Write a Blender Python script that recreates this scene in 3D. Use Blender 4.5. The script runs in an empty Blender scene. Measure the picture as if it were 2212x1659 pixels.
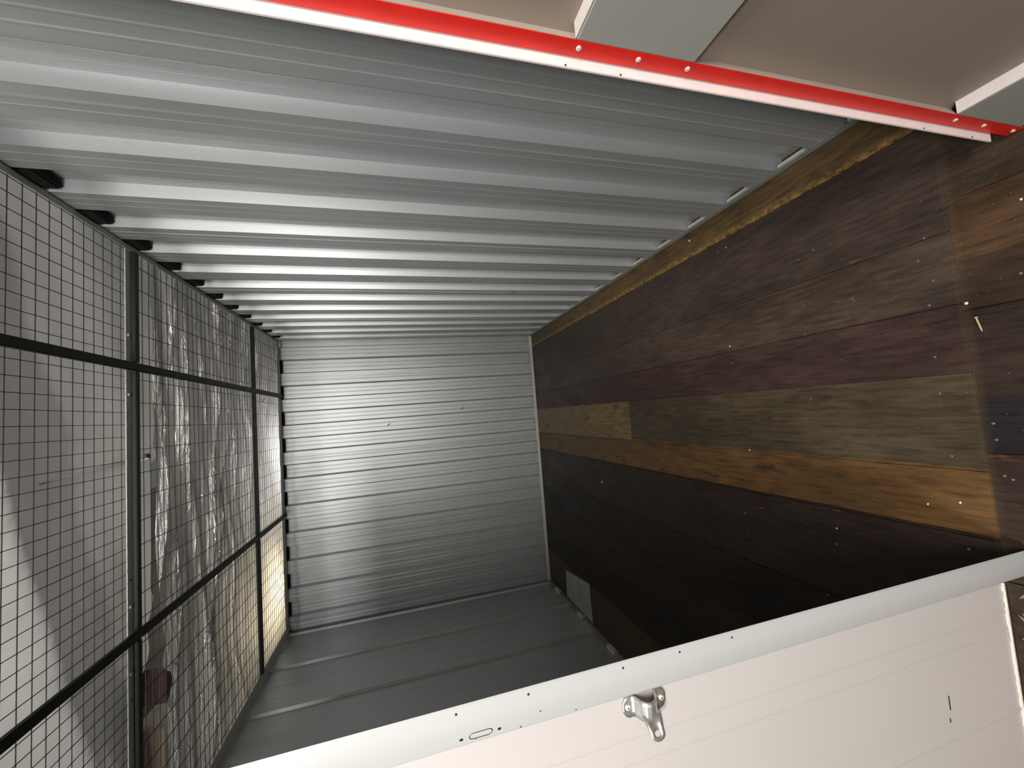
import bpy, bmesh, math, random
from mathutils import Vector, Matrix
random.seed(7)
S = bpy.context.scene
C = S.collection

# ------------------------------------------------------------------ camera
def rot(a, b, c):
    ca, sa, cb, sb, cc, sc = math.cos(a), math.sin(a), math.cos(b), math.sin(b), math.cos(c), math.sin(c)
    Rx = Matrix(((1, 0, 0), (0, ca, -sa), (0, sa, ca)))
    Ry = Matrix(((cb, 0, sb), (0, 1, 0), (-sb, 0, cb)))
    Rz = Matrix(((cc, -sc, 0), (sc, cc, 0), (0, 0, 1)))
    return Rz @ Ry @ Rx
EYE = Vector((0, 0, 1.39594))
FOC = 859.571
A = Matrix(((0, 0, -1), (1, 0, 0), (0, 1, 0))) @ rot(-0.274941, 0.0539901, -0.0887802).transposed()   # rows: right, up, forward
cd = bpy.data.cameras.new('camera'); cam = bpy.data.objects.new('camera', cd); C.objects.link(cam)
r_, u_, f_ = A.row[0], A.row[1], A.row[2]
cam.matrix_world = Matrix(((r_[0], u_[0], -f_[0], EYE.x), (r_[1], u_[1], -f_[1], EYE.y), (r_[2], u_[2], -f_[2], EYE.z), (0, 0, 0, 1)))
cd.sensor_fit = 'HORIZONTAL'; cd.sensor_width = 36; cd.lens = FOC / 2212 * 36; cd.clip_start = 0.02
S.camera = cam

# ------------------------------------------------------------------ view, world, lights
S.view_settings.view_transform = 'Standard'; S.view_settings.look = 'None'
S.view_settings.gamma = 1; S.view_settings.use_curve_mapping = False
S.view_settings.exposure = 0.0
W = bpy.data.worlds.new('world'); S.world = W; W.use_nodes = True
W.node_tree.nodes['Background'].inputs[0].default_value = (0.95, 0.97, 1.0, 1)
W.node_tree.nodes['Background'].inputs[1].default_value = 0.10

def area(name, loc, target, sx, sy, power, col):
    l = bpy.data.lights.new(name, 'AREA'); l.shape = 'RECTANGLE'; l.size = sx; l.size_y = sy; l.energy = power; l.color = col
    o = bpy.data.objects.new(name, l); C.objects.link(o); o.location = loc
    o.rotation_euler = (Vector(target) - Vector(loc)).to_track_quat('-Z', 'Y').to_euler()
    return o
area('hallway_light', (0.20, -1.75, 2.42), (-0.3, 4.0, 1.6), 0.9, 0.14, 92, (1.0, 0.975, 0.93))
area('hallway_wall_fill', (-0.3, -1.2, 2.9), (-0.3, -2.8, 1.9), 3.2, 0.3, 100, (1.0, 0.985, 0.95))  # unseen fill lamp, added so the hallway wall bounces light into the unit
area('hallway_side_light', (-1.25, -1.45, 2.80), (0.7, 2.2, 1.9), 0.5, 0.25, 88, (1.0, 0.985, 0.95))
area('warehouse_light', (-0.3, 2.6, 4.6), (-0.3, 2.6, 0), 2.6, 2.6, 20, (1.0, 0.98, 0.95))
area('back_lamp', (-0.35, 5.7, 3.25), (-0.3, 5.2, 2.5), 0.5, 0.3, 46, (1.0, 0.98, 1.0))
area('warm_lamp', (-1.75, 5.3, 3.3), (-1.7, 4.9, 2.5), 0.35, 0.3, 40, (1.0, 0.86, 0.62))

# ------------------------------------------------------------------ dimensions (metres)
XR, XL, D, H = 0.811, -1.766, 4.043, 2.44
DEP = 0.038                     # depth of the wall corrugation

# ------------------------------------------------------------------ node helpers
def mat(name):
    m = bpy.data.materials.new(name); m.use_nodes = True
    nt = m.node_tree; b = nt.nodes['Principled BSDF']
    return m, nt, b
def nd(nt, t, **kw):
    n = nt.nodes.new(t)
    for k, v in kw.items(): setattr(n, k, v)
    return n
def lin(c):
    return tuple(((v / 255) / 12.92 if v / 255 <= 0.04045 else ((v / 255 + 0.055) / 1.055) ** 2.4) for v in c) + (1,)
def noise(nt, scale, mapping=None, detail=4, rough=0.55):
    tc = nd(nt, 'ShaderNodeTexCoord'); mp = nd(nt, 'ShaderNodeMapping')
    mp.inputs['Scale'].default_value = mapping or (1, 1, 1)
    nt.links.new(tc.outputs['Object'], mp.inputs[0])
    n = nd(nt, 'ShaderNodeTexNoise'); n.inputs['Scale'].default_value = scale
    n.inputs['Detail'].default_value = detail; n.inputs['Roughness'].default_value = rough
    nt.links.new(mp.outputs[0], n.inputs['Vector'])
    return n
def ramp(nt, src, stops):
    r = nd(nt, 'ShaderNodeValToRGB'); nt.links.new(src, r.inputs[0])
    el = r.color_ramp.elements
    while len(el) < len(stops): el.new(0.5)
    for e, (p, c) in zip(el, stops): e.position = p; e.color = c if len(c) == 4 else tuple(c) + (1,)
    return r
def painted(name, col, rough=0.5, metal=0.0, var=0.06, scale=6, mapping=(1, 1, 1), bump=0.0):
    m, nt, b = mat(name)
    n = noise(nt, scale, mapping)
    c = lin(col); lo = tuple(x * (1 - var) for x in c[:3]) + (1,); hi = tuple(min(1, x * (1 + var)) for x in c[:3]) + (1,)
    r = ramp(nt, n.outputs['Fac'], [(0.3, lo), (0.7, hi)])
    nt.links.new(r.outputs[0], b.inputs['Base Color'])
    b.inputs['Roughness'].default_value = rough; b.inputs['Metallic'].default_value = metal
    if bump:
        bn = nd(nt, 'ShaderNodeBump'); bn.inputs['Strength'].default_value = bump; bn.inputs['Distance'].default_value = 0.002
        nt.links.new(n.outputs['Fac'], bn.inputs['Height']); nt.links.new(bn.outputs[0], b.inputs['Normal'])
    return m

M_STEEL = painted('galvanised_wall_steel', (194, 197, 197), 0.45, 0.55, 0.05, 5, (6, 6, 0.5), 0.0)
M_TRIM = painted('galvanised_trim_steel', (206, 208, 200), 0.55, 0.1, 0.06, 20)
M_WHITE = painted('white_painted_steel', (170, 169, 168), 0.42, 0.0, 0.02, 3, (1, 1, 0.3))
M_PANEL = painted('warm_white_panel_paint', (180, 174, 171), 0.45, 0.0, 0.02, 3, (1, 1, 0.3))
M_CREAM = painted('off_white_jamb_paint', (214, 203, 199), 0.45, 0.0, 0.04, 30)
M_RED = painted('red_painted_steel', (214, 34, 22), 0.38, 0.0, 0.08, 25)
M_GREY = painted('grey_primer_steel', (148, 148, 140), 0.55, 0.0, 0.04, 5)
M_TAUPE = painted('taupe_door_skin', (132, 120, 109), 0.5, 0.0, 0.06, 4)
M_RETURN = painted('pale_taupe_return', (172, 156, 146), 0.5, 0.0, 0.05, 8)
M_BASE = painted('floor_angle_steel', (150, 153, 148), 0.55, 0.2, 0.06, 20)
M_BLACK = painted('black_painted_bar', (22, 21, 20), 0.55, 0.0, 0.2, 15)
M_WIRE = painted('dark_mesh_wire', (52, 50, 46), 0.6, 0.3, 0.1, 40)
M_ZINC = painted('zinc_fastener', (232, 229, 222), 0.3, 0.35, 0.08, 60)
M_NICKEL = painted('brushed_nickel_bracket', (205, 203, 196), 0.34, 0.85, 0.08, 90, (1, 1, 1), 0.15)
M_DARK = painted('dark_screw', (58, 54, 50), 0.5, 0.5, 0.1, 60)
M_NAIL = painted('dull_nail_steel', (136, 130, 120), 0.45, 0.6, 0.1, 60)
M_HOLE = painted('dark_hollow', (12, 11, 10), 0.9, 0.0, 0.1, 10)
M_CRUMB = painted('pale_plaster', (236, 230, 218), 0.8, 0.0, 0.08, 200)
M_STRAW = painted('dry_splinter', (190, 165, 120), 0.8, 0.0, 0.1, 100)
M_PATCH = painted('grey_sheet_metal_patch', (172, 176, 160), 0.55, 0.3, 0.12, 12, (1, 1, 1), 0.1)
M_RUST = painted('brown_cardboard', (52, 32, 27), 0.8, 0.0, 0.2, 14)
M_BEIGE = painted('beige_board', (104, 92, 76), 0.8, 0.0, 0.1, 10)
M_TREAD = painted('dark_tread_plate', (66, 54, 44), 0.45, 0.55, 0.35, 50, (1, 1, 1), 0.4)
M_TREADBAR = painted('worn_tread_bar', (176, 156, 138), 0.4, 0.6, 0.3, 90)

def fabric(name, col, trans, gloss, rough, crinkle=0.0):
    m, nt, b = mat(name)
    out = nt.nodes['Material Output']; nt.nodes.remove(b)
    n = noise(nt, 3.5, (1, 1, 1)); c = lin(col)
    r = ramp(nt, n.outputs['Fac'], [(0.3, tuple(x * 0.88 for x in c[:3])), (0.7, c[:3])])
    d = nd(nt, 'ShaderNodeBsdfDiffuse'); t = nd(nt, 'ShaderNodeBsdfTranslucent'); g = nd(nt, 'ShaderNodeBsdfGlossy')
    g.inputs['Roughness'].default_value = rough; g.inputs['Color'].default_value = (1, 1, 1, 1)
    nt.links.new(r.outputs[0], d.inputs['Color']); nt.links.new(r.outputs[0], t.inputs['Color'])
    if crinkle:
        k1 = noise(nt, 3.0, (0.8, 4.5, 1), 5, 0.6); k1.inputs['Distortion'].default_value = 1.6
        bn = nd(nt, 'ShaderNodeBump'); bn.inputs['Strength'].default_value = crinkle; bn.inputs['Distance'].default_value = 0.06
        nt.links.new(k1.outputs['Fac'], bn.inputs['Height'])
        for q in (d, t, g): nt.links.new(bn.outputs[0], q.inputs['Normal'])
    m1 = nd(nt, 'ShaderNodeMixShader'); m1.inputs[0].default_value = trans
    nt.links.new(d.outputs[0], m1.inputs[1]); nt.links.new(t.outputs[0], m1.inputs[2])
    m2 = nd(nt, 'ShaderNodeMixShader'); m2.inputs[0].default_value = gloss
    nt.links.new(m1.outputs[0], m2.inputs[1]); nt.links.new(g.outputs[0], m2.inputs[2])
    nt.links.new(m2.outputs[0], out.inputs['Surface'])
    return m
M_SHEET = fabric('white_roof_fabric', (205, 203, 199), 0.30, 0.02, 0.5)
M_PLASTIC = fabric('crinkled_plastic_sheet', (196, 193, 186), 0.38, 0.30, 0.20, 1.0)

# floor: boards split by their real seams, each with its own stain
SEAMS = [-1.9, -1.45, -1.2, -0.96, -0.71, -0.408, -0.238, 0.012, 0.19, 0.382, 0.685, 1.2]
def wood():
    m, nt, b = mat('worn_floor_boards')
    L = nt.links.new
    tc = nd(nt, 'ShaderNodeTexCoord'); sx = nd(nt, 'ShaderNodeSeparateXYZ'); L(tc.outputs['Object'], sx.inputs[0])
    wob = noise(nt, 5.0, (1, 1, 1), 6, 0.7)
    wv = nd(nt, 'ShaderNodeMath', operation='MULTIPLY_ADD'); L(wob.outputs['Fac'], wv.inputs[0]); wv.inputs[1].default_value = 0.014; wv.inputs[2].default_value = -0.007
    xx = nd(nt, 'ShaderNodeMath', operation='ADD'); L(sx.outputs['X'], xx.inputs[0]); L(wv.outputs[0], xx.inputs[1])
    def bands(bounds, cols, lo, hi):
        mr = nd(nt, 'ShaderNodeMapRange'); mr.inputs[1].default_value = lo; mr.inputs[2].default_value = hi
        L(xx.outputs[0], mr.inputs[0])
        r = nd(nt, 'ShaderNodeValToRGB'); r.color_ramp.interpolation = 'CONSTANT'; L(mr.outputs[0], r.inputs[0])
        el = r.color_ramp.elements
        while len(el) < len(cols): el.new(0.5)
        for e, p, c in zip(el, bounds, cols): e.position = (p - lo) / (hi - lo); e.color = lin(c)
        return r
    K = [(78, 61, 45), (40, 33, 28), (46, 36, 30), (38, 31, 27), (46, 36, 31), (102, 75, 45), (76, 66, 51), (66, 49, 45), (72, 60, 51), (66, 55, 48), (98, 78, 50)]
    inner = bands(SEAMS[:-1], K, SEAMS[0], SEAMS[-1])
    HB = [-2.0, -0.42, -0.19, -0.06, 0.17, 0.30, 0.46]
    HK = [(54, 42, 34), (56, 43, 37), (42, 36, 42), (54, 42, 36), (60, 45, 37), (76, 56, 38), (60, 48, 38)]
    outer = bands(HB, HK, -2.0, 1.2)
    back = bands(SEAMS[:-1], K[:5] + [(96, 76, 46), (120, 102, 72)] + K[7:], SEAMS[0], SEAMS[-1])
    def step(val, at, w=0.004):
        s = nd(nt, 'ShaderNodeMapRange'); s.inputs[1].default_value = at - w; s.inputs[2].default_value = at + w; L(val, s.inputs[0]); return s
    def mix(f, a, b_, mode='MIX'):
        x = nd(nt, 'ShaderNodeMix', data_type='RGBA', blend_type=mode)
        if isinstance(f, float): x.inputs[0].default_value = f
        else: L(f, x.inputs[0])
        L(a, x.inputs[6])
        if isinstance(b_, tuple): x.inputs[7].default_value = b_
        else: L(b_, x.inputs[7])
        return x.outputs[2]
    col = mix(step(sx.outputs['Y'], 2.25, 0.003).outputs[0], inner.outputs[0], back.outputs[0])
    col = mix(step(sx.outputs['Y'], 0.652, 0.002).outputs[0], outer.outputs[0], col)
    # grain streaks along the boards and worn patches
    g1 = noise(nt, 9, (9, 0.9, 1), 8, 0.65)
    gr = ramp(nt, g1.outputs['Fac'], [(0.30, (0.42, 0.38, 0.36)), (0.5, (1, 1, 1)), (0.72, (1.55, 1.45, 1.25))])
    col = mix(0.85, col, gr.outputs[0], 'MULTIPLY')
    g2 = noise(nt, 3.2, (2.0, 0.8, 1), 5, 0.6)
    pr = ramp(nt, g2.outputs['Fac'], [(0.35, (0.55, 0.53, 0.52)), (0.62, (1.15, 1.12, 1.08))])
    col = mix(0.8, col, pr.outputs[0], 'MULTIPLY')
    # dark grease spots
    g3 = noise(nt, 6.5, (2.2, 1.0, 1), 3, 0.5)
    sp = ramp(nt, g3.outputs['Fac'], [(0.60, (0, 0, 0)), (0.72, (1, 1, 1))])
    dk = nd(nt, 'ShaderNodeMath', operation='MULTIPLY'); L(sp.outputs[0], dk.inputs[0]); dk.inputs[1].default_value = 0.75
    col = mix(dk.outputs[0], col, lin((46, 42, 40)))
    # orange scuffs where the stain is worn through
    g4 = noise(nt, 7.0, (6, 1.0, 1), 6, 0.7)
    sc = ramp(nt, g4.outputs['Fac'], [(0.64, (0, 0, 0)), (0.74, (1, 1, 1))])
    sk = nd(nt, 'ShaderNodeMath', operation='MULTIPLY'); L(sc.outputs[0], sk.inputs[0]); sk.inputs[1].default_value = 0.42
    col = mix(sk.outputs[0], col, lin((176, 112, 56)))
    # golden grit gathered along the seam by the right-hand wall
    gd = nd(nt, 'ShaderNodeMath', operation='SUBTRACT'); L(xx.outputs[0], gd.inputs[0]); gd.inputs[1].default_value = 0.685
    gm = nd(nt, 'ShaderNodeMapRange'); gm.inputs[1].default_value = 0.034; gm.inputs[2].default_value = 0.0; L(gd.outputs[0], gm.inputs[0])
    ab = step(gd.outputs[0], 0.0, 0.001)
    gn = noise(nt, 60, (1, 0.6, 1), 6, 0.8); gnr = ramp(nt, gn.outputs['Fac'], [(0.42, (0, 0, 0)), (0.62, (1, 1, 1))])
    mm = nd(nt, 'ShaderNodeMath', operation='MULTIPLY'); L(gm.outputs[0], mm.inputs[0]); L(ab.outputs[0], mm.inputs[1])
    mm2 = nd(nt, 'ShaderNodeMath', operation='MULTIPLY'); L(mm.outputs[0], mm2.inputs[0]); L(gnr.outputs[0], mm2.inputs[1])
    col = mix(mm2.outputs[0], col, lin((190, 148, 84)))
    # dust packed into the threshold joint
    j1 = step(sx.outputs['Y'], 0.640, 0.006); j2_ = nd(nt, 'ShaderNodeMapRange'); j2_.inputs[1].default_value = 0.666; j2_.inputs[2].default_value = 0.655; L(sx.outputs['Y'], j2_.inputs[0])
    jm = nd(nt, 'ShaderNodeMath', operation='MULTIPLY'); L(j1.outputs[0], jm.inputs[0]); L(j2_.outputs[0], jm.inputs[1])
    jn = nd(nt, 'ShaderNodeMath', operation='MULTIPLY'); L(jm.outputs[0], jn.inputs[0]); jn.inputs[1].default_value = 0.13
    col = mix(jn.outputs[0], col, lin((104, 92, 62)))
    # fine dust specks
    g5 = noise(nt, 220, (1, 1, 1), 2, 0.5)
    ds = ramp(nt, g5.outputs['Fac'], [(0.70, (0, 0, 0)), (0.76, (1, 1, 1))])
    dd = nd(nt, 'ShaderNodeMath', operation='MULTIPLY'); L(ds.outputs[0], dd.inputs[0]); dd.inputs[1].default_value = 0.45
    col = mix(dd.outputs[0], col, lin((200, 172, 136)))
    L(col, b.inputs['Base Color'])
    b.inputs['Roughness'].default_value = 0.5
    rr = ramp(nt, g2.outputs['Fac'], [(0.3, (0.42,) * 3), (0.7, (0.66,) * 3)]); L(rr.outputs[0], b.inputs['Roughness'])
    b.inputs['Specular IOR Level'].default_value = 0.28
    bn = nd(nt, 'ShaderNodeBump'); bn.inputs['Strength'].default_value = 0.35; bn.inputs['Distance'].default_value = 0.003
    L(g1.outputs['Fac'], bn.inputs['Height']); L(bn.outputs[0], b.inputs['Normal'])
    return m
M_WOOD = wood()

# ------------------------------------------------------------------ mesh helpers
def obj(name, bm, m, parent=None, smooth=False):
    me = bpy.data.meshes.new(name); bmesh.ops.recalc_face_normals(bm, faces=bm.faces); bm.to_mesh(me); bm.free()
    for mm in (m if isinstance(m, list) else [m]): me.materials.append(mm)
    if smooth:
        for p in me.polygons: p.use_smooth = True
    o = bpy.data.objects.new(name, me); C.objects.link(o)
    if parent is not None: o.parent = parent
    return o
def empty(name, loc=(0, 0, 0)):
    o = bpy.data.objects.new(name, None); C.objects.link(o); o.location = loc; o.empty_display_size = 0.05
    return o
def tag(o, label, cat, group=None, kind=None):
    o['label'] = label; o['category'] = cat
    if group: o['group'] = group
    if kind: o['kind'] = kind
    return o
def struct(o, label=None):
    o['kind'] = 'structure'
    if label: o['label'] = label
    return o
def box(bm, a, b, mi=0):
    x0, y0, z0 = a; x1, y1, z1 = b
    v = [bm.verts.new(p) for p in ((x0, y0, z0), (x1, y0, z0), (x1, y1, z0), (x0, y1, z0), (x0, y0, z1), (x1, y0, z1), (x1, y1, z1), (x0, y1, z1))]
    for q in ((0, 3, 2, 1), (4, 5, 6, 7), (0, 1, 5, 4), (1, 2, 6, 5), (2, 3, 7, 6), (3, 0, 4, 7)):
        f = bm.faces.new([v[i] for i in q]); f.material_index = mi
    return bm
def bbox(a, b, bev=0.0):
    bm = bmesh.new(); box(bm, a, b)
    if bev: bmesh.ops.bevel(bm, geom=bm.edges[:], offset=bev, segments=2, affect='EDGES')
    return bm
def extrude_profile(pts, z0, z1, thick=None, axis='Z'):
    """a folded sheet: open profile in plan, run from z0 to z1, with real thickness along given normals"""
    bm = bmesh.new()
    n = len(pts)
    nrm = []
    for i in range(n):
        a = Vector(pts[max(i - 1, 0)]); b = Vector(pts[min(i + 1, n - 1)]); t = (b - a)
        t.normalize(); nrm.append(Vector((-t.y, t.x)))
    th = thick or 0.0015
    ring = [Vector(p) for p in pts] + [Vector(pts[i]) + nrm[i] * th for i in range(n - 1, -1, -1)]
    def P(p, z): return (p.x, p.y, z)
    lo = [bm.verts.new(P(p, z0)) for p in ring]; hi = [bm.verts.new(P(p, z1)) for p in ring]
    m = len(ring)
    for i in range(m):
        j = (i + 1) % m; bm.faces.new((lo[i], lo[j], hi[j], hi[i]))
    for i in range(n - 1):
        a, b, c, d = i, i + 1, m - 2 - i, m - 1 - i
        bm.faces.new((lo[a], lo[d], lo[c], lo[b])); bm.faces.new((hi[a], hi[b], hi[c], hi[d]))
    return bm
def disc(bm, c, nrm, r, h, seg=12, dome=0.4, mi=0):
    """a low domed fastener head standing on c along nrm"""
    nrm = Vector(nrm).normalized(); u = nrm.orthogonal().normalized(); v = nrm.cross(u); c = Vector(c)
    rings = [(r, 0), (r, h * 0.5), (r * 0.75, h * 0.85), (r * dome, h)]
    prev = None
    for rr, hh in rings:
        ring = [bm.verts.new(c + nrm * hh + (u * math.cos(2 * math.pi * k / seg) + v * math.sin(2 * math.pi * k / seg)) * rr) for k in range(seg)]
        if prev:
            for k in range(seg): bm.faces.new((prev[k], prev[(k + 1) % seg], ring[(k + 1) % seg], ring[k])).material_index = mi
        else: bm.faces.new(ring[::-1]).material_index = mi
        prev = ring
    bm.faces.new(prev).material_index = mi
def head(name, c, nrm, r, h, m, parent, seg=12):
    bm = bmesh.new(); disc(bm, (0, 0, 0), nrm, r, h, seg)
    # small recess cross so the head reads as a fastener
    o = obj(name, bm, m, parent); o.location = c
    return o
def copyobj(o, loc, parent=None):
    c = o.copy(); C.objects.link(c); c.location = loc
    if parent is not None: c.parent = parent
    return c

# ------------------------------------------------------------------ corrugated walls
def rib_profile(start, end, raised0, pitch, w_raised, w_recess, web, seams=(), minor=True):
    """list of (s, depth) : depth 0 = raised face, DEP = recess; raised0 = start of one raised face"""
    pts = []
    k = math.floor((start - raised0) / pitch) - 1
    s = raised0 + k * pitch; idx = k
    while s < end + pitch:
        r0, r1 = s, s + w_raised
        q = s + pitch - web
        a = r1 + web
        def face(p0, p1, d):
            out = [(p0, d)]
            if minor:
                for t in (0.33, 0.67):
                    m_ = p0 + (p1 - p0) * t
                    out += [(m_ - 0.005, d), (m_ - 0.002, d - 0.0012), (m_ + 0.002, d - 0.0012), (m_ + 0.005, d)]
            out.append((p1, d)); return out
        f = face(r0, r1, 0.0)
        if idx % 3 == seams:
            m_ = r0 + 0.036
            f = [(r0, 0.0), (m_ - 0.001, 0.0), (m_, 0.008), (m_ + 0.0050, 0.008), (m_ + 0.0058, -0.0012), (m_ + 0.012, -0.0012), (m_ + 0.016, 0.0)] + [p for p in f[1:] if p[0] > m_ + 0.02]
        pts += f
        pts += face(a, q, DEP)
        s += pitch; idx += 1
    out = []
    for (s0, d0), (s1, d1) in zip(pts, pts[1:]):
        if s1 < start or s0 > end: continue
        if s0 < start: out.append((start, d0 + (d1 - d0) * (start - s0) / max(1e-9, s1 - s0)))
        else: out.append((s0, d0))
        if s1 > end: out.append((end, d0 + (d1 - d0) * (end - s0) / max(1e-9, s1 - s0)))
    res = [out[0]]
    for p in out[1:]:
        if p[0] - res[-1][0] > 1e-5 or abs(p[1] - res[-1][1]) > 1e-5: res.append(p)
    return res
HW = H + 0.03
PR = rib_profile(0.585, D + 0.03, 1.080, 0.2365, 0.110, 0, 0.012, seams=0)
wr = struct(obj('wall_right', extrude_profile([(XR + d, s) for s, d in PR][::-1], 0.0, HW, 0.0012), M_STEEL), 'ribbed galvanised steel wall on the hinge side of the doorway')
PB = rib_profile(-XR - 0.02, -XL + 0.03, -0.7475, 0.2390, 0.107, 0, 0.013, seams=1)      # runs in -x
wb = struct(obj('wall_back', extrude_profile([(-s, D + d) for s, d in PB][::-1], 0.0, HW, 0.0012), M_STEEL), 'ribbed galvanised steel wall at the far end of the unit')
PL = rib_profile(0.68, D + 0.03, 0.99, 0.504, 0.185, 0, 0.010, seams=9)
wl = struct(obj('wall_left', extrude_profile([(XL - d * 0.45, s) for s, d in PL], 0.0, HW, 0.0012), M_STEEL), 'ribbed galvanised steel wall on the latch side of the doorway')
# dents in the far and right-hand walls
def dent(c, nrm, parent, L=0.05):
    nrm = Vector(nrm); bm = bmesh.new(); up = Vector((0, 0, 1)); side = nrm.cross(up)
    c = Vector(c); pr = None
    for i in range(7):
        t = i / 6 * 2 - 1; wdt = 0.007 * (1 - t * t) + 0.0006; hgt = 0.003 * (1 - t * t)
        m0 = c + (side * 0.8 + up * 0.6) * t * L * 0.5
        ring = [bm.verts.new(m0 + up * wdt), bm.verts.new(m0 + nrm * hgt), bm.verts.new(m0 - up * wdt)]
        if pr:
            for k in (0, 1): bm.faces.new((pr[k], pr[k + 1], ring[k + 1], ring[k]))
        pr = ring
    bmesh.ops.solidify(bm, geom=bm.faces[:], thickness=0.0006)
    return obj('dent', bm, M_STEEL, parent, True)
dent((XR - 0.0005, 2.54, 0.62), (-1, 0, 0), wr, 0.05)
dent((0.08, D - 0.0008, 0.80), (0, -1, 0), wb, 0.03)
dent((-0.03, D - 0.0008, 1.52), (0, -1, 0), wb, 0.035)

# corner posts and foot / head angles
b = bbox((XR - 0.004, 0.60, 0.0), (XR - 0.0015, D - 0.004, 0.024)); struct(obj('baseboard_right', b, M_BASE), 'grey steel floor angle along the right-hand wall')
b = bbox((XL + 0.004, D - 0.004, 0.0), (XR - 0.004, D - 0.0015, 0.030)); struct(obj('baseboard_back', b, M_TRIM), 'pale steel floor angle along the far wall')
b = bbox((XL + 0.0015, 0.70, 0.0), (XL + 0.004, D - 0.004, 0.024)); struct(obj('baseboard_left', b, M_BASE), 'grey steel floor angle along the left-hand wall')
# pale base plates seen inside the recesses of the side walls
bm = bmesh.new(); k = -1
while 1.080 + 0.2365 * k < D:
    y1 = 1.080 + 0.2365 * k - 0.013; box(bm, (XR + 0.001, y1 - 0.098, 0.0), (XR + 0.012, y1, 0.028)); k += 1
struct(obj('trim_1', bm, M_TRIM), 'pale closure blocks at the foot of the right-hand wall recesses')
bm = bmesh.new()
for y in (3.80, 3.28, 2.755, 2.24, 1.73): box(bm, (XL - 0.030, y - 0.055, 0.0), (XL + 0.006, y + 0.055, 0.030))
struct(obj('trim_2', bm, M_CREAM), 'pale closure blocks at the foot of the left-hand wall')
# head angles: vertical leg on the wall and horizontal leg under the mesh
bm = bmesh.new(); box(bm, (XR - 0.024, 0.60, H), (XR - 0.001, D, H + 0.002)); box(bm, (XR - 0.0025, 0.60, H), (XR - 0.0008, D, H + 0.03))
struct(obj('trim_3', bm, M_TRIM), 'grey steel angle where the mesh ceiling meets the right-hand wall')
bm = bmesh.new(); box(bm, (XL + 0.001, 0.70, H - 0.002), (XL + 0.070, D, H)); box(bm, (XL + 0.0008, 0.70, H), (XL + 0.0025, D, H + 0.03))
struct(obj('trim_4', bm, M_TRIM), 'wide grey steel angle where the mesh ceiling meets the left-hand wall')
bm = bmesh.new(); box(bm, (XL + 0.07, D - 0.088, H), (XR - 0.024, D - 0.001, H + 0.002))
struct(obj('trim_5', bm, M_TRIM), 'grey steel angle where the mesh ceiling meets the far wall')

# black blocks standing in for the shade inside the wall recesses at the ceiling
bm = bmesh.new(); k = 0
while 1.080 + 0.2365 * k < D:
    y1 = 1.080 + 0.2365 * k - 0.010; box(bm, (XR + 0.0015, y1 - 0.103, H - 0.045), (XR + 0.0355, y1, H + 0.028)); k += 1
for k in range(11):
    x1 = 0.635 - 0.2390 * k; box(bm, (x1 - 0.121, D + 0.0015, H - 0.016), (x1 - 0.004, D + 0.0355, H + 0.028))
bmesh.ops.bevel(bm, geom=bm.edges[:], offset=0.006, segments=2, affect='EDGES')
struct(obj('recess_shade', bm, M_HOLE), 'black blocks as the shade in the wall recesses at the mesh ceiling')

# ------------------------------------------------------------------ floor
def floor_plane():
    bm = bmesh.new()
    g = 0.0022
    xs = SEAMS
    # boards inside the unit, a hair apart so the seams are real
    for i in range(len(xs) - 1):
        x0, x1 = max(xs[i], -1.83) + g * 0.5, min(xs[i + 1], 0.87) - g * 0.5
        box(bm, (x0, 0.655, -0.03), (x1, D + 0.05, 0.0))
    box(bm, (-1.84, 0.64, -0.05), (0.88, D + 0.06, -0.006))
    return bm
fl = struct(obj('floor', floor_plane(), M_WOOD), 'worn dark stained wooden boards of the storage unit')
bm = bmesh.new()
hx = [-0.50, -0.19, 0.17, 0.46, 0.95, 1.9]
for i in range(5): box(bm, (hx[i] + 0.001, -2.6, -0.03), (hx[i + 1] - 0.001, 0.6543, 0.0))
box(bm, (-0.5, -2.6, -0.06), (1.9, 0.66, -0.02))
obj('threshold_boards', bm, M_WOOD, fl)
# nail heads set in the boards
nails = [(.641, 1.41), (.713, .928), (.479, 1.002), (.465, 1.057), (.267, .703), (.331, .728), (.387, .708), (.203, .719), (.062, .723), (.198, 1.068), (.299, 1.058),
         (-.033, 1.077), (-.037, .725), (-.204, .72), (-.717, 1.106), (-.157, .632), (-.251, .615), (-.244, .628), (-.117, .633), (-.443, .714), (-.528, 1.051), (-.603, 1.425), (-.506, 1.423), (.231, .549), (.269, .898), (.142, 1.40)]
n0 = None
for i, (x, y) in enumerate(nails):
    if n0 is None: n0 = head('nail_head', (x, y, 0.0), (0, 0, 1), 0.0032, 0.0010, M_NAIL, fl, 10)
    else: copyobj(n0, (x, y, 0.0), fl)

# ------------------------------------------------------------------ mesh ceiling
def bar(a, b, t, bm):
    """square-section wire"""
    a = Vector(a); b = Vector(b); d = (b - a).normalized(); u = Vector((0, 0, 1)); s = d.cross(u) * t * 0.5; u = u * t * 0.5
    v = [bm.verts.new(p + o) for p in (a, b) for o in (s + u, -s + u, -s - u, s - u)]
    for q in ((0, 1, 5, 4), (1, 2, 6, 5), (2, 3, 7, 6), (3, 0, 4, 7), (3, 2, 1, 0), (4, 5, 6, 7)): bm.faces.new([v[i] for i in q])
def wire_panel(x0, x1, y0, y1, sx, sy, ox, oy, t, label):
    bm = bmesh.new(); z = H + 0.006
    x = ox
    while x > x0 + 0.01: x -= sx
    x += sx
    while x < x1 - 0.004: bar((x, y0, z), (x, y1, z), t, bm); x += sx
    y = oy
    while y > y0 + 0.01: y -= sy
    y += sy
    while y < y1 - 0.004: bar((x0, y, z + t), (x1, y, z + t), t, bm); y += sy
    o = obj('wire_mesh_panel', bm, M_WIRE)
    return tag(o, label, 'mesh panel', 'welded wire mesh panels of the ceiling')
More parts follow.
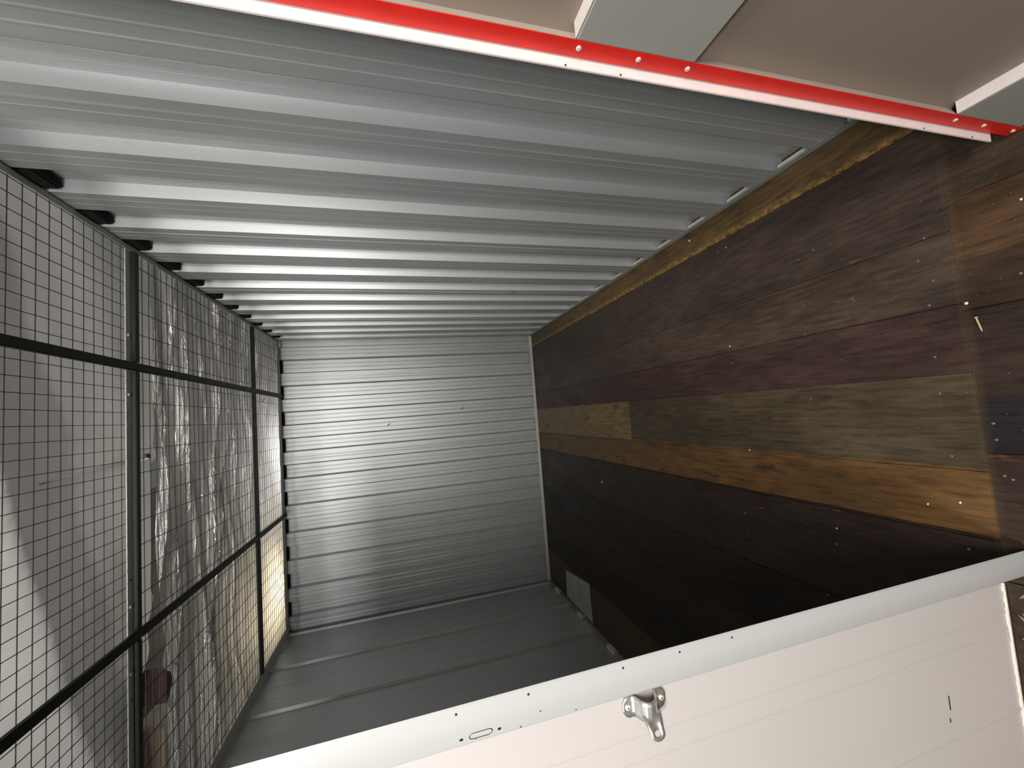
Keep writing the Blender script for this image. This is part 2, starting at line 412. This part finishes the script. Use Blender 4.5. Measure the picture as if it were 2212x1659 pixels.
xcols = [(0.302, XR - 0.003), (-0.755, 0.302), (XL + 0.003, -0.755)]
yrows = [(0.62, 1.962), (1.970, 3.335), (3.345, D - 0.005)]
rown = ['nearest the doorway', 'in the middle row', 'beside the far wall']
coln = ['along the right-hand wall', 'between the two long black bars', 'along the left-hand wall']
for j, (y0, y1) in enumerate(yrows):
    for i, (x0, x1) in enumerate(xcols):
        sx = 0.0479 if j == 0 else 0.0965
        ox = 0.737 if j == 0 else (0.736 if j == 1 else 0.711)
        oy = (1.43, 2.046, 3.408)[j]
        wire_panel(x0, x1, y0, y1, sx, 0.0478, ox, oy, 0.0019 if j == 0 else 0.0024,
                   '%s black wire mesh ceiling panel %s, %s' % ('fine square' if j == 0 else 'oblong', coln[i], rown[j]))
def ceiling_bar(name, a, b, label):
    bm = bmesh.new(); box(bm, a, b); bmesh.ops.bevel(bm, geom=bm.edges[:], offset=0.003, segments=2, affect='EDGES')
    return tag(obj(name, bm, M_BLACK), label, 'ceiling bar', 'black bars under the mesh ceiling')
ceiling_bar('ceiling_bar', (0.285, 0.62, H - 0.016), (0.318, D - 0.004, H + 0.003), 'long black ceiling bar running front to back nearer the right-hand wall')
ceiling_bar('ceiling_bar', (-0.772, 0.62, H - 0.016), (-0.738, D - 0.004, H + 0.003), 'long black ceiling bar running front to back nearer the left-hand wall')
def purlin(y, t0, t1, label, screws, dark):
    r = empty('cross_bar', (0, y, H))
    tag(r, label, 'ceiling bar', 'cross bars under the mesh ceiling')
    for x0, x1 in ((XR - 0.028, 0.320), (0.283, -0.736), (-0.774, XL + 0.072)):
        bm = bbox((x1, 0.0, -0.017), (x0, 0.028, 0.003), 0.002); obj('bar', bm, M_BLACK, r)
        bm = bbox((x1, -0.031, -0.002), (x0, -0.0005, 0.0015)); obj('flange', bm, M_TRIM, r)['label'] = 'grey flange'
    s0 = None
    for x in screws:
        if s0 is None: s0 = head('screw', (x, -0.016, -0.002), (0, 0, -1), 0.006, 0.004, M_ZINC, r)
        else: copyobj(s0, (x, -0.016, -0.002), r)
    s0 = None
    for x in dark:
        if s0 is None: s0 = head('screw_hole', (x, -0.012, -0.002), (0, 0, -1), 0.0045, 0.001, M_HOLE, r)
        else: copyobj(s0, (x, -0.012, -0.002), r)
    return r
purlin(1.951, 0, 0, 'black cross bar with grey flange spanning the ceiling nearer the doorway', (0.427, 0.186, -0.634, -0.881), (-0.534, -0.975))
purlin(3.318, 0, 0, 'black cross bar spanning the ceiling nearer the far wall', (0.163, -0.642, -1.62), ())

# ------------------------------------------------------------------ sheets lying above the mesh
def sstep(a, b, x):
    t = min(1, max(0, (x - a) / (b - a))); return t * t * (3 - 2 * t)
def heightfield(name, x0, x1, y0, y1, nx, ny, f, m, edge=None, th=0.002):
    bm = bmesh.new(); g = []
    for j in range(ny + 1):
        row = []
        for i in range(nx + 1):
            x = x0 + (x1 - x0) * i / nx
            ya, yb = (y0, y1) if edge is None else edge(x)
            y = ya + (yb - ya) * j / ny
            row.append(bm.verts.new((x, y, f(x, y))))
        g.append(row)
    for j in range(ny):
        for i in range(nx): bm.faces.new((g[j][i], g[j][i + 1], g[j + 1][i + 1], g[j + 1][i]))
    o = obj(name, bm, m, None, True)
    return o
def near_sheet(x, y):
    # a stretched cloth with one long crease; the side towards the doorway sags to meet the light
    yc = 2.17 + (-0.142 - x) * 0.356
    d = y - yc
    z = 3.0
    if d < 0: z += 0.30 * min(1.0, -d / 1.0) + 0.12 * (1 - math.exp(d / 0.3))
    else: z += 0.09 * sstep(-0.02, 0.30, d) - 0.10 * sstep(0.3, 1.0, d)
    z += 0.012 * math.sin(x * 3.1 + y * 2.0) * math.exp(-abs(d)) + 0.006 * math.sin(x * 9 + y * 5)
    # ridge running to the torn tip
    t = sstep(2.35, 3.05, y)
    rx = 0.02 - 0.13 * t + (3.05 - y) * -0.10
    z -= 0.035 * t * math.exp(-((x - rx) / 0.03) ** 2) * (1 if y < 3.2 else 0)
    return z
def near_edge(x):
    return 0.4, 3.20 + 0.03 * math.sin(x * 4.0) + (0.02 * math.sin(x * 17) if x < -1 else 0)
ns = heightfield('roof_cloth', -3.6, 2.0, 0.4, 3.2, 130, 80, near_sheet, M_SHEET, near_edge)
tag(ns, 'smooth off-white cloth stretched above the mesh ceiling nearest the doorway', 'cloth')
# gathered fold in the cloth ending in a torn eyelet
bm = bmesh.new(); pr = None
for i in range(15):
    t = i / 14; c = Vector((-0.168 + 0.068 * t, 2.42 + 0.64 * t, 3.045 - 0.095 * t)); w = 0.004 + 0.016 * t
    ring = [bm.verts.new(c + Vector((math.cos(a) * w, 0, math.sin(a) * w * 0.7))) for a in (2 * math.pi * k / 10 for k in range(10))]
    if pr:
        for k in range(10): bm.faces.new((pr[k], pr[(k + 1) % 10], ring[(k + 1) % 10], ring[k]))
    else: bm.faces.new(ring)
    pr = ring
bm.faces.new(pr[::-1]); gf = obj('gathered_fold', bm, M_CREAM, ns, True); gf['label'] = 'gathered fold of the cloth'  # off-white instead of the cloth material, to paint in light caught by the fold
bm = bmesh.new(); disc(bm, (-0.100, 3.052, 2.939), (0, -0.35, -1), 0.014, 0.003, 10); obj('eyelet', bm, M_HOLE, ns)['label'] = 'dark torn eyelet'
random.seed(11)
FO = [(random.uniform(14, 60), random.uniform(0, 6.28), random.uniform(-3.0, 3.0), random.uniform(0.4, 1.0)) for _ in range(9)]
CR = [(3.14, 0.42, 0.020, 0.030), (3.55, -0.35, 0.028, 0.022), (3.85, 0.15, 0.022, 0.020), (4.10, -0.25, 0.02, 0.02), (3.30, 0.08, 0.018, 0.03), (4.5, 0.3, 0.02, 0.03), (3.98, 0.5, 0.022, 0.016)]
def far_sheet(x, y):
    s = y + 0.10 * x + 0.05 * math.sin(1.7 * x + 0.6)
    z = 2.94 - 0.05 * (y - 3.2)
    for fq, ph, kx, am in FO: z += 0.0042 * am * (30 / fq) * math.sin(fq * s + ph + kx * x + 0.8 * math.sin(2.3 * x + ph))
    for yc, sl, hg, wd in CR:
        d = (y - yc - sl * 0.3 * (x + 0.5) - 0.05 * math.sin(2.1 * x + yc * 5)) / wd
        z -= 1.7 * hg * math.exp(-abs(d)) * (0.6 + 0.4 * math.sin(3 * x + yc * 9))
    z += 0.02 * math.sin(5 * x + 4 * y) * sstep(3.3, 4.2, y)
    return z
def far_edge(x):
    gap = 0.025 * sstep(-1.08, -1.16, x) - 0.05 * sstep(-1.14, -1.04, x)
    gap += 0.05 * sstep(-1.46, -1.50, x) * (1 if x > -1.72 else 0)
    return 3.17 + gap + 0.015 * math.sin(x * 23) * (1 if x < -1.1 else 0), 6.6
fs = heightfield('plastic_sheet', -3.6, 2.2, 3.2, 6.6, 150, 420, far_sheet, M_PLASTIC, far_edge, 0.001)
tag(fs, 'crinkled translucent plastic sheet draped above the mesh ceiling towards the far wall', 'plastic sheet')
# what shows through the gap between the two sheets
bm = bbox((-1.72, 3.30, 2.985), (-1.50, 3.60, 3.20), 0.004)
bm.verts.ensure_lookup_table()
tag(obj('cardboard_box', bm, M_RUST), 'dark brown box glimpsed through the gap between the roof sheets', 'box')
bm = bbox((-2.30, 3.30, 2.99), (-1.88, 3.60, 3.20), 0.004)
tag(obj('beige_board', bm, M_BEIGE), 'beige board glimpsed through the gap beside the brown box', 'board')
bm = bbox((-3.4, 3.0, 3.40), (-0.4, 4.8, 3.42)); tag(obj('gap_shade_panel', bm, M_HOLE), 'dark panel added as the shade above the gap between the roof sheets', 'panel')  # black sheet stands in for the unlit void above the gap
# warehouse roof far above
bm = bbox((-4.5, -3.5, 5.2), (4.0, 7.5, 5.25)); struct(obj('ceiling', bm, M_WHITE), 'pale roof of the building above the storage unit')

# hallway wall behind the viewer
struct(obj('wall_hallway', bbox((-4.0, -2.9, 0.0), (4.0, -2.8, 3.2)), M_WHITE), 'white wall across the hallway')
# ------------------------------------------------------------------ front wall, left of the opening
def front_profile():
    # white sheet in plan from far left to the jamb, shallow ribs
    pts = [(-2.4, 0.662)]
    ribs = [(-1.95, .006), (-1.45, .006), (-1.05, .006), (-0.80, .004), (-0.615, .0025), (-0.575, .0025)]
    for x, d in ribs:
        pts += [(x - 0.007, 0.662), (x - 0.003, 0.662 - d * 0.5), (x + 0.003, 0.662 - d * 0.5), (x + 0.007, 0.662)]
    pts += [(-0.450, 0.662)]
    return pts
wf = struct(obj('wall_front', extrude_profile(front_profile(), 0.004, 2.44, 0.0015), M_PANEL), 'white ribbed steel panel left of the doorway')
# ragged bright cut edge at its foot
bm = bmesh.new(); x = -2.3; random.seed(3)
while x < -0.512:
    w = random.uniform(0.006, 0.016); h = random.uniform(0.003, 0.0065)
    box(bm, (x, 0.6575, 0.0), (x + w, 0.6618, h)); x += w * 0.97
obj('cut_edge', bm, M_CRUMB, wf)['label'] = 'bright ragged cut edge'
# latch-side jamb: rolled white post
JP = [(-0.4560, 0.6605), (-0.4110, 0.6050), (-0.4075, 0.6020), (-0.4065, 0.6004), (-0.4085, 0.5992), (-0.4110, 0.5988), (-0.420, 0.5985), (-0.430, 0.5988), (-0.438, 0.6003), (-0.446, 0.6030), (-0.455, 0.6066), (-0.464, 0.6106), (-0.4705, 0.6140), (-0.4740, 0.6170), (-0.4752, 0.6205), (-0.4740, 0.6235), (-0.4700, 0.6605)]
jamb = struct(obj('trim_6', extrude_profile(JP[::-1], 0.003, 2.44, 0.0015), M_WHITE, None, False), 'rolled white post on the latch side of the doorway')
for p in jamb.data.polygons: p.use_smooth = True
jamb.data.set_sharp_from_angle(angle=math.radians(40)) if hasattr(jamb.data, 'set_sharp_from_angle') else None
s0 = None
for z in (0.974, 1.08, 0.867, 1.238, 1.345):
    if s0 is None: s0 = head('rivet', (-0.4165, 0.5995, z), (0, -1, 0), 0.0024, 0.0012, M_DARK, jamb, 10)
    else: copyobj(s0, (-0.4165, 0.5995, z), jamb)
# bolt slot: a stadium ring with a paler plate behind, on the sloping face
def on_slope(t, z, lift=0.0):
    a = Vector((-0.438, 0.6003)); b = Vector((-0.4705, 0.6140)); d = b - a; p = a + d * t
    n = Vector((-d.y, d.x)).normalized()
    if n.y > 0: n = -n
    p = p + n * lift
    return Vector((p.x, p.y, z))
def stadium(tc, zc, half, rad, k):
    L_ = 0.0353
    pts = []
    for i in range(k):
        a = 2 * math.pi * i / k; cz = half if math.sin(a) > 0 else -half
        pts.append((tc + rad * math.cos(a) / L_, zc + cz + rad * math.sin(a)))
    return pts
bm = bmesh.new(); rings = []
for rad, lift in ((0.0066, 0.0010), (0.0060, 0.0016), (0.0050, 0.0008)):
    rings.append([bm.verts.new(on_slope(t, z, lift)) for t, z in stadium(0.60, 1.3105, 0.0110, rad, 40)])
for q in range(2):
    for i in range(40):
        j = (i + 1) % 40; bm.faces.new((rings[q][i], rings[q][j], rings[q + 1][j], rings[q + 1][i]))
obj('bolt_slot_rim', bm, M_DARK, jamb)['label'] = 'dark worn rim of the bolt slot'
bm = bmesh.new(); bm.faces.new([bm.verts.new(on_slope(t, z, 0.0009)) for t, z in stadium(0.60, 1.3105, 0.0110, 0.0054, 40)])
obj('bolt_slot_plate', bm, M_WHITE, jamb)
nr = Vector((-0.28, -0.96, 0))
for z in (1.339, 1.283):
    head('screw_hole', on_slope(0.62, z, 0.0006), nr, 0.003, 0.0005, M_HOLE, jamb, 10)
for t, z, r in ((0.78, 1.318, 0.002), (0.3, 1.22, 0.0015), (0.92, 1.25, 0.0015), (0.88, 1.16, 0.0012)):
    head('paint_chip', on_slope(t, z, 0.0006), nr, r, 0.0003, M_DARK, jamb, 6)

# hasp bracket: a folded saddle with two ears and a drilled tongue
hb = empty('lock_bracket', (-0.524, 0.6605, 1.0125))
tag(hb, 'small brushed metal lock bracket screwed to the white panel left of the doorway', 'lock bracket')
def bracket():
    bm = bmesh.new()
    # strap: z along the wall, x across, y out towards the doorway side
    prof = [(0.044, 0.0), (0.026, 0.0), (0.021, -0.003), (0.016, -0.017), (0.010, -0.023), (0.002, -0.0255), (-0.006, -0.023), (-0.012, -0.017), (-0.019, -0.003), (-0.024, 0.0), (-0.042, 0.0)]
    def halfw(z):
        e = abs(z - 0.001) ; 
        return 0.0165 * math.sqrt(max(0.0, 1 - max(0.0, (e - 0.027) / 0.0165) ** 2)) + 0.0015 if e > 0.027 else 0.0175 - 0.003 * (1 - e / 0.027)
    dense = []
    for (z0, y0), (z1, y1) in zip(prof, prof[1:]):
        for i in range(4): dense.append((z0 + (z1 - z0) * i / 4, y0 + (y1 - y0) * i / 4))
    dense.append(prof[-1])
    rows = []
    for z, y in dense:
        hw = halfw(z); rows.append([bm.verts.new((hw * (k / 4 * 2 - 1), y - 0.001, z)) for k in range(5)])
    for r0, r1 in zip(rows, rows[1:]):
        for k in range(4): bm.faces.new((r0[k], r0[k + 1], r1[k + 1], r1[k]))
    return bm
o = obj('saddle', bracket(), M_NICKEL, hb, True); md = o.modifiers.new('t', 'SOLIDIFY'); md.thickness = 0.0025; md.offset = 0
def tongue():
    """drilled tongue folded from the saddle: grows in -x and outwards"""
    bm = bmesh.new(); K = 28; ro, ri = 0.0135, 0.0058
    # local plane (a = along tongue, b = along z), ring with hole plus neck
    hole = [(0.030 + ri * math.cos(2 * math.pi * i / K), ri * math.sin(2 * math.pi * i / K)) for i in range(K)]
    outer = []
    for i in range(K):
        a = 2 * math.pi * i / K; ca, sa = math.cos(a), math.sin(a)
        if ca > -0.35: outer.append((0.030 + ro * ca, ro * sa))
        else: outer.append((0.030 - 0.028, (0.0175 if sa > 0 else -0.0175) * min(1, abs(sa) / 0.93)))
    def P(a, b_): 
        t = a / 0.045
        return (-0.006 - a * 0.72, -0.021 - a * 0.42 - 0.003 * math.sin(t * 3.14), 0.001 + b_)
    vo = [bm.verts.new(P(*p)) for p in outer]; vh = [bm.verts.new(P(*p)) for p in hole]
    for i in range(K):
        j = (i + 1) % K; bm.faces.new((vo[i], vo[j], vh[j], vh[i]))
    bmesh.ops.remove_doubles(bm, verts=bm.verts[:], dist=1e-5)
    return bm
o = obj('tongue', tongue(), M_NICKEL, hb, True); md = o.modifiers.new('t', 'SOLIDIFY'); md.thickness = 0.0028; md.offset = 0
for z in (0.034, -0.033):
    s = head('screw', (0.0, -0.0022, z), (0, -1, 0), 0.0046, 0.0028, M_ZINC, hb, 14)
    bm = bmesh.new(); disc(bm, (0, 0, 0), (0, -1, 0), 0.0016, 0.0003, 6); q = obj('drive_recess', bm, M_HOLE, s); q.location = (0, -0.0028, 0)
# smudge and scuffs on the white panel
for (x, z, L_) in ((-0.74, 0.245, 0.03), (-0.765, 0.25, 0.008)):
    bm = bmesh.new(); box(bm, (x, 0.6604, z), (x + L_, 0.6612, z + 0.0022)); obj('scuff', bm, M_DARK, wf)

# ------------------------------------------------------------------ right-hand jamb and front return
bm = bbox((0.5350, 0.535, 0.060), (0.5600, 0.5395, 2.44), 0.0008)
j2 = struct(obj('trim_7', bm, M_CREAM), 'narrow off-white jamb strip on the hinge side of the doorway')
s0 = None
for z in (1.118, 1.020, 0.288, 0.129, 1.72):
    if s0 is None: s0 = head('screw', (0.5375, 0.535, z), (0, -1, 0), 0.0018, 0.0012, M_DARK, j2, 8)
    else: copyobj(s0, (0.5375, 0.535, z), j2)
bm = bbox((0.5605, 0.5362, 0.004), (0.86, 0.5385, 2.44))
struct(obj('wall_front_right', bm, M_STEEL), 'steel panel closing the front between jamb and right-hand wall')

# ------------------------------------------------------------------ open swing door
YD, YE = 0.5035, -0.42       # hinge edge, free edge
door = empty('door_1', (0.55, 0.53, 0.0)); struct(door, 'open red steel door seen from its inner side')
def dpart(name, bm, m, label=None):
    o = obj(name, bm, m, door); o.matrix_parent_inverse = Matrix.Translation((-0.55, -0.53, 0))
    if label: o['label'] = label
    return o
dpart('inner_skin', bbox((0.578, YE, 0.012), (0.580, 0.521, 2.10)), M_TAUPE, 'taupe inner skin')
dpart('outer_skin', bbox((0.600, YE, 0.012), (0.602, YD + 0.028, 2.10)), M_RED)
bm = bmesh.new(); box(bm, (0.5505, YD, 0.012), (0.5522, 0.5305, 2.10)); box(bm, (0.5522, 0.5288, 0.012), (0.600, 0.5305, 2.10))
dpart('hinge_edge', bm, M_RED, 'red riveted hinge edge')
bm = bmesh.new(); q = [(0.5522, YD + 0.0002), (0.578, 0.519), (0.578, 0.521), (0.5522, YD + 0.0022)]
lo_ = [bm.verts.new((x, y, 0.012)) for x, y in q]; hi_ = [bm.verts.new((x, y, 2.10)) for x, y in q]
for i in range(4): bm.faces.new((lo_[i], lo_[(i + 1) % 4], hi_[(i + 1) % 4], hi_[i]))
bm.faces.new(lo_[::-1]); bm.faces.new(hi_)
dpart('edge_return', bm, M_RETURN, 'pale slanted edge return')
def stiffener(z0, z1):
    bm = bmesh.new(); r = 0.004
    yz = [(0.5779, z1), (0.5535, z1 - 0.0005), (0.5512, z1 - 0.004), (0.5512, z0 + 0.003), (0.5535, z0), (0.5779, z0)]
    th = 0.0014; n = len(yz)
    a = [bm.verts.new((x, YE, z)) for x, z in yz]; c = [bm.verts.new((x, YD - 0.0008, z)) for x, z in yz]
    for i in range(n - 1): bm.faces.new((a[i], a[i + 1], c[i + 1], c[i]))
    bm.faces.new(a); bm.faces.new(c[::-1])
    return bm
for z0, z1 in ((0.898, 1.1135), (0.022, 0.2420), (1.76, 1.98)):
    o = dpart('stiffener', stiffener(z0, z1), [M_GREY], 'grey channel stiffener')
    s = bbox((0.5518, YE, z1 - 0.0002), (0.5779, YD - 0.001, z1 + 0.0006)); q = obj('lit_top_web', s, M_CREAM, o); q['label'] = 'upper web coloured pale as if lit'  # light on the upward face is painted in with a paler colour
s0 = None
for z in (1.103, 0.998, 0.904, 0.222, 0.127, 0.024, 1.98, 1.87, 1.77):
    if s0 is None: s0 = head('rivet', (0.0005, -0.0145, z), (-1, 0, 0), 0.0042, 0.0026, M_ZINC, door, 12)
    else: copyobj(s0, (0.0005, -0.0145, z), door)

# ------------------------------------------------------------------ tread plate outside the unit
tp = empty('tread_plate', (-1.2, -0.2, 0)); tag(tp, 'dark five-bar tread plate at the foot of the white panel', 'tread plate')
o = obj('plate', bbox((-2.4, -1.6, -0.006), (-0.502, 0.654, 0.0)), M_TREAD, tp); o.matrix_parent_inverse = Matrix.Translation((1.2, 0.2, 0))
bm = bmesh.new(); random.seed(5); P = 0.052
iy = 0
y = 0.64
while y > 0.05:
    ix = 0; x = -0.50
    while x > -1.2:
        flip = (ix + iy) % 2
        for k in range(5):
            cx, cy = x - P / 2, y - P / 2
            off = (k - 2) * 0.0092; Lh = 0.022
            dx, dy = (1, 1) if flip else (1, -1)
            dx *= 0.7071; dy *= 0.7071; px, py = -dy, dx
            c0 = (cx + px * off, cy + py * off); pr = None
            if c0[0] + 0.014 > -0.504: continue
            for i in range(6):
                t = i / 5 * 2 - 1; w = 0.0034 * math.sqrt(max(0.02, 1 - t * t)); h = 0.0016 * math.sqrt(max(0.02, 1 - t * t))
                mx, my = c0[0] + dx * t * Lh, c0[1] + dy * t * Lh
                ring = [bm.verts.new((mx + px * w, my + py * w, -0.0002)), bm.verts.new((mx, my, h)), bm.verts.new((mx - px * w, my - py * w, -0.0002))]
                if pr:
                    for q in (0, 1): bm.faces.new((pr[q], pr[q + 1], ring[q + 1], ring[q]))
                pr = ring
        x -= P; ix += 1
    y -= P; iy += 1
o = obj('tread_bars', bm, M_TREADBAR, tp, True); o.matrix_parent_inverse = Matrix.Translation((1.2, 0.2, 0)); o['kind'] = 'stuff'; o['label'] = 'worn raised bars'

# ------------------------------------------------------------------ loose things on the floor
def patch():
    P_ = [(-1.745, 3.60), (-1.500, 3.58), (-1.435, 3.08), (-1.745, 3.075)]
    bm = bmesh.new(); f = bm.faces.new([bm.verts.new((x, y, 0.0015)) for x, y in P_])
    r = bmesh.ops.extrude_face_region(bm, geom=[f])
    for v in r['geom']:
        if isinstance(v, bmesh.types.BMVert): v.co.z = 0.003
    for v in bm.verts:
        if v.co.x > -1.5 and v.co.z > 0.002: v.co.z += 0.002
    return bm
tag(obj('metal_offcut', patch(), M_PATCH), 'flat grey sheet metal patch on the floor beside the left-hand wall', 'metal sheet')
def crumb(x, y, s, label, cat='crumb', m=M_CRUMB, name='plaster_crumb'):
    bm = bmesh.new(); bmesh.ops.create_icosphere(bm, subdivisions=1, radius=s)
    rnd = random.Random(int(x * 1000) + 7)
    for v in bm.verts: v.co = Vector((v.co.x * rnd.uniform(.6, 1.2), v.co.y * rnd.uniform(.6, 1.2), v.co.z * rnd.uniform(.35, .6)))
    lo = min(v.co.z for v in bm.verts)
    for v in bm.verts: v.co.z -= lo
    o = obj(name, bm, m); o.location = (x, y, 0.0); return tag(o, label, cat, 'pale crumbs scattered over the boards')
crumb(-0.342, 0.785, 0.0040, 'largest bright white crumb lying on the amber board near the threshold')
crumb(0.215, 1.401, 0.0040, 'bright white crumb on a dark board in the middle of the floor')
crumb(-0.324, 0.716, 0.0036, 'splintery pale crumb at the threshold end of the amber board')
crumb(-0.474, 1.044, 0.0030, 'small pale crumb on the dark board just beyond the amber one')
crumb(0.398, 0.529, 0.0030, 'tiny pale crumb on the threshold boards near the open door')
crumb(-0.233, 1.361, 0.0042, 'pale crumb on the edge of the amber board farther from the threshold')
crumb(0.188, 0.646, 0.0044, 'cream crumb beside the threshold seam next to the fallen screw')
crumb(0.766, 1.569, 0.0065, 'buff crumb near the foot of the right-hand wall', m=M_CREAM)
crumb(0.641, 1.36, 0.0030, 'tiny white crumb beside the gritty seam near the right-hand wall')
crumb(-0.558, 2.70, 0.0100, 'dull pale smear-like crumb on the dark boards towards the far wall', m=M_PATCH)
# fallen screw
sc = empty('fallen_screw', (0.147, 0.631, 0.0)); tag(sc, 'loose wood screw lying along the threshold seam', 'screw')
bm = bmesh.new(); disc(bm, (0, 0, 0.005), (1, 0.1, 0.1), 0.0042, 0.002, 12); obj('head', bm, M_ZINC, sc)
bm = bmesh.new(); K = 8; pr = None
for i in range(25):
    t = i / 24; rr = (0.0017 + (0.0005 if i % 2 else 0)) * (1 - 0.8 * max(0, t - 0.8) / 0.2)
    c = Vector((-0.001 - t * 0.036, -0.006 * t, 0.0045 - 0.0025 * t))
    ring = [bm.verts.new(c + Vector((0, math.cos(a) * rr, math.sin(a) * rr))) for a in (2 * math.pi * k / K for k in range(K))]
    if pr:
        for k in range(K): bm.faces.new((pr[k], pr[(k + 1) % K], ring[(k + 1) % K], ring[k]))
    else: bm.faces.new(ring)
    pr = ring
bm.faces.new(pr[::-1]); obj('shank', bm, M_STRAW, sc)
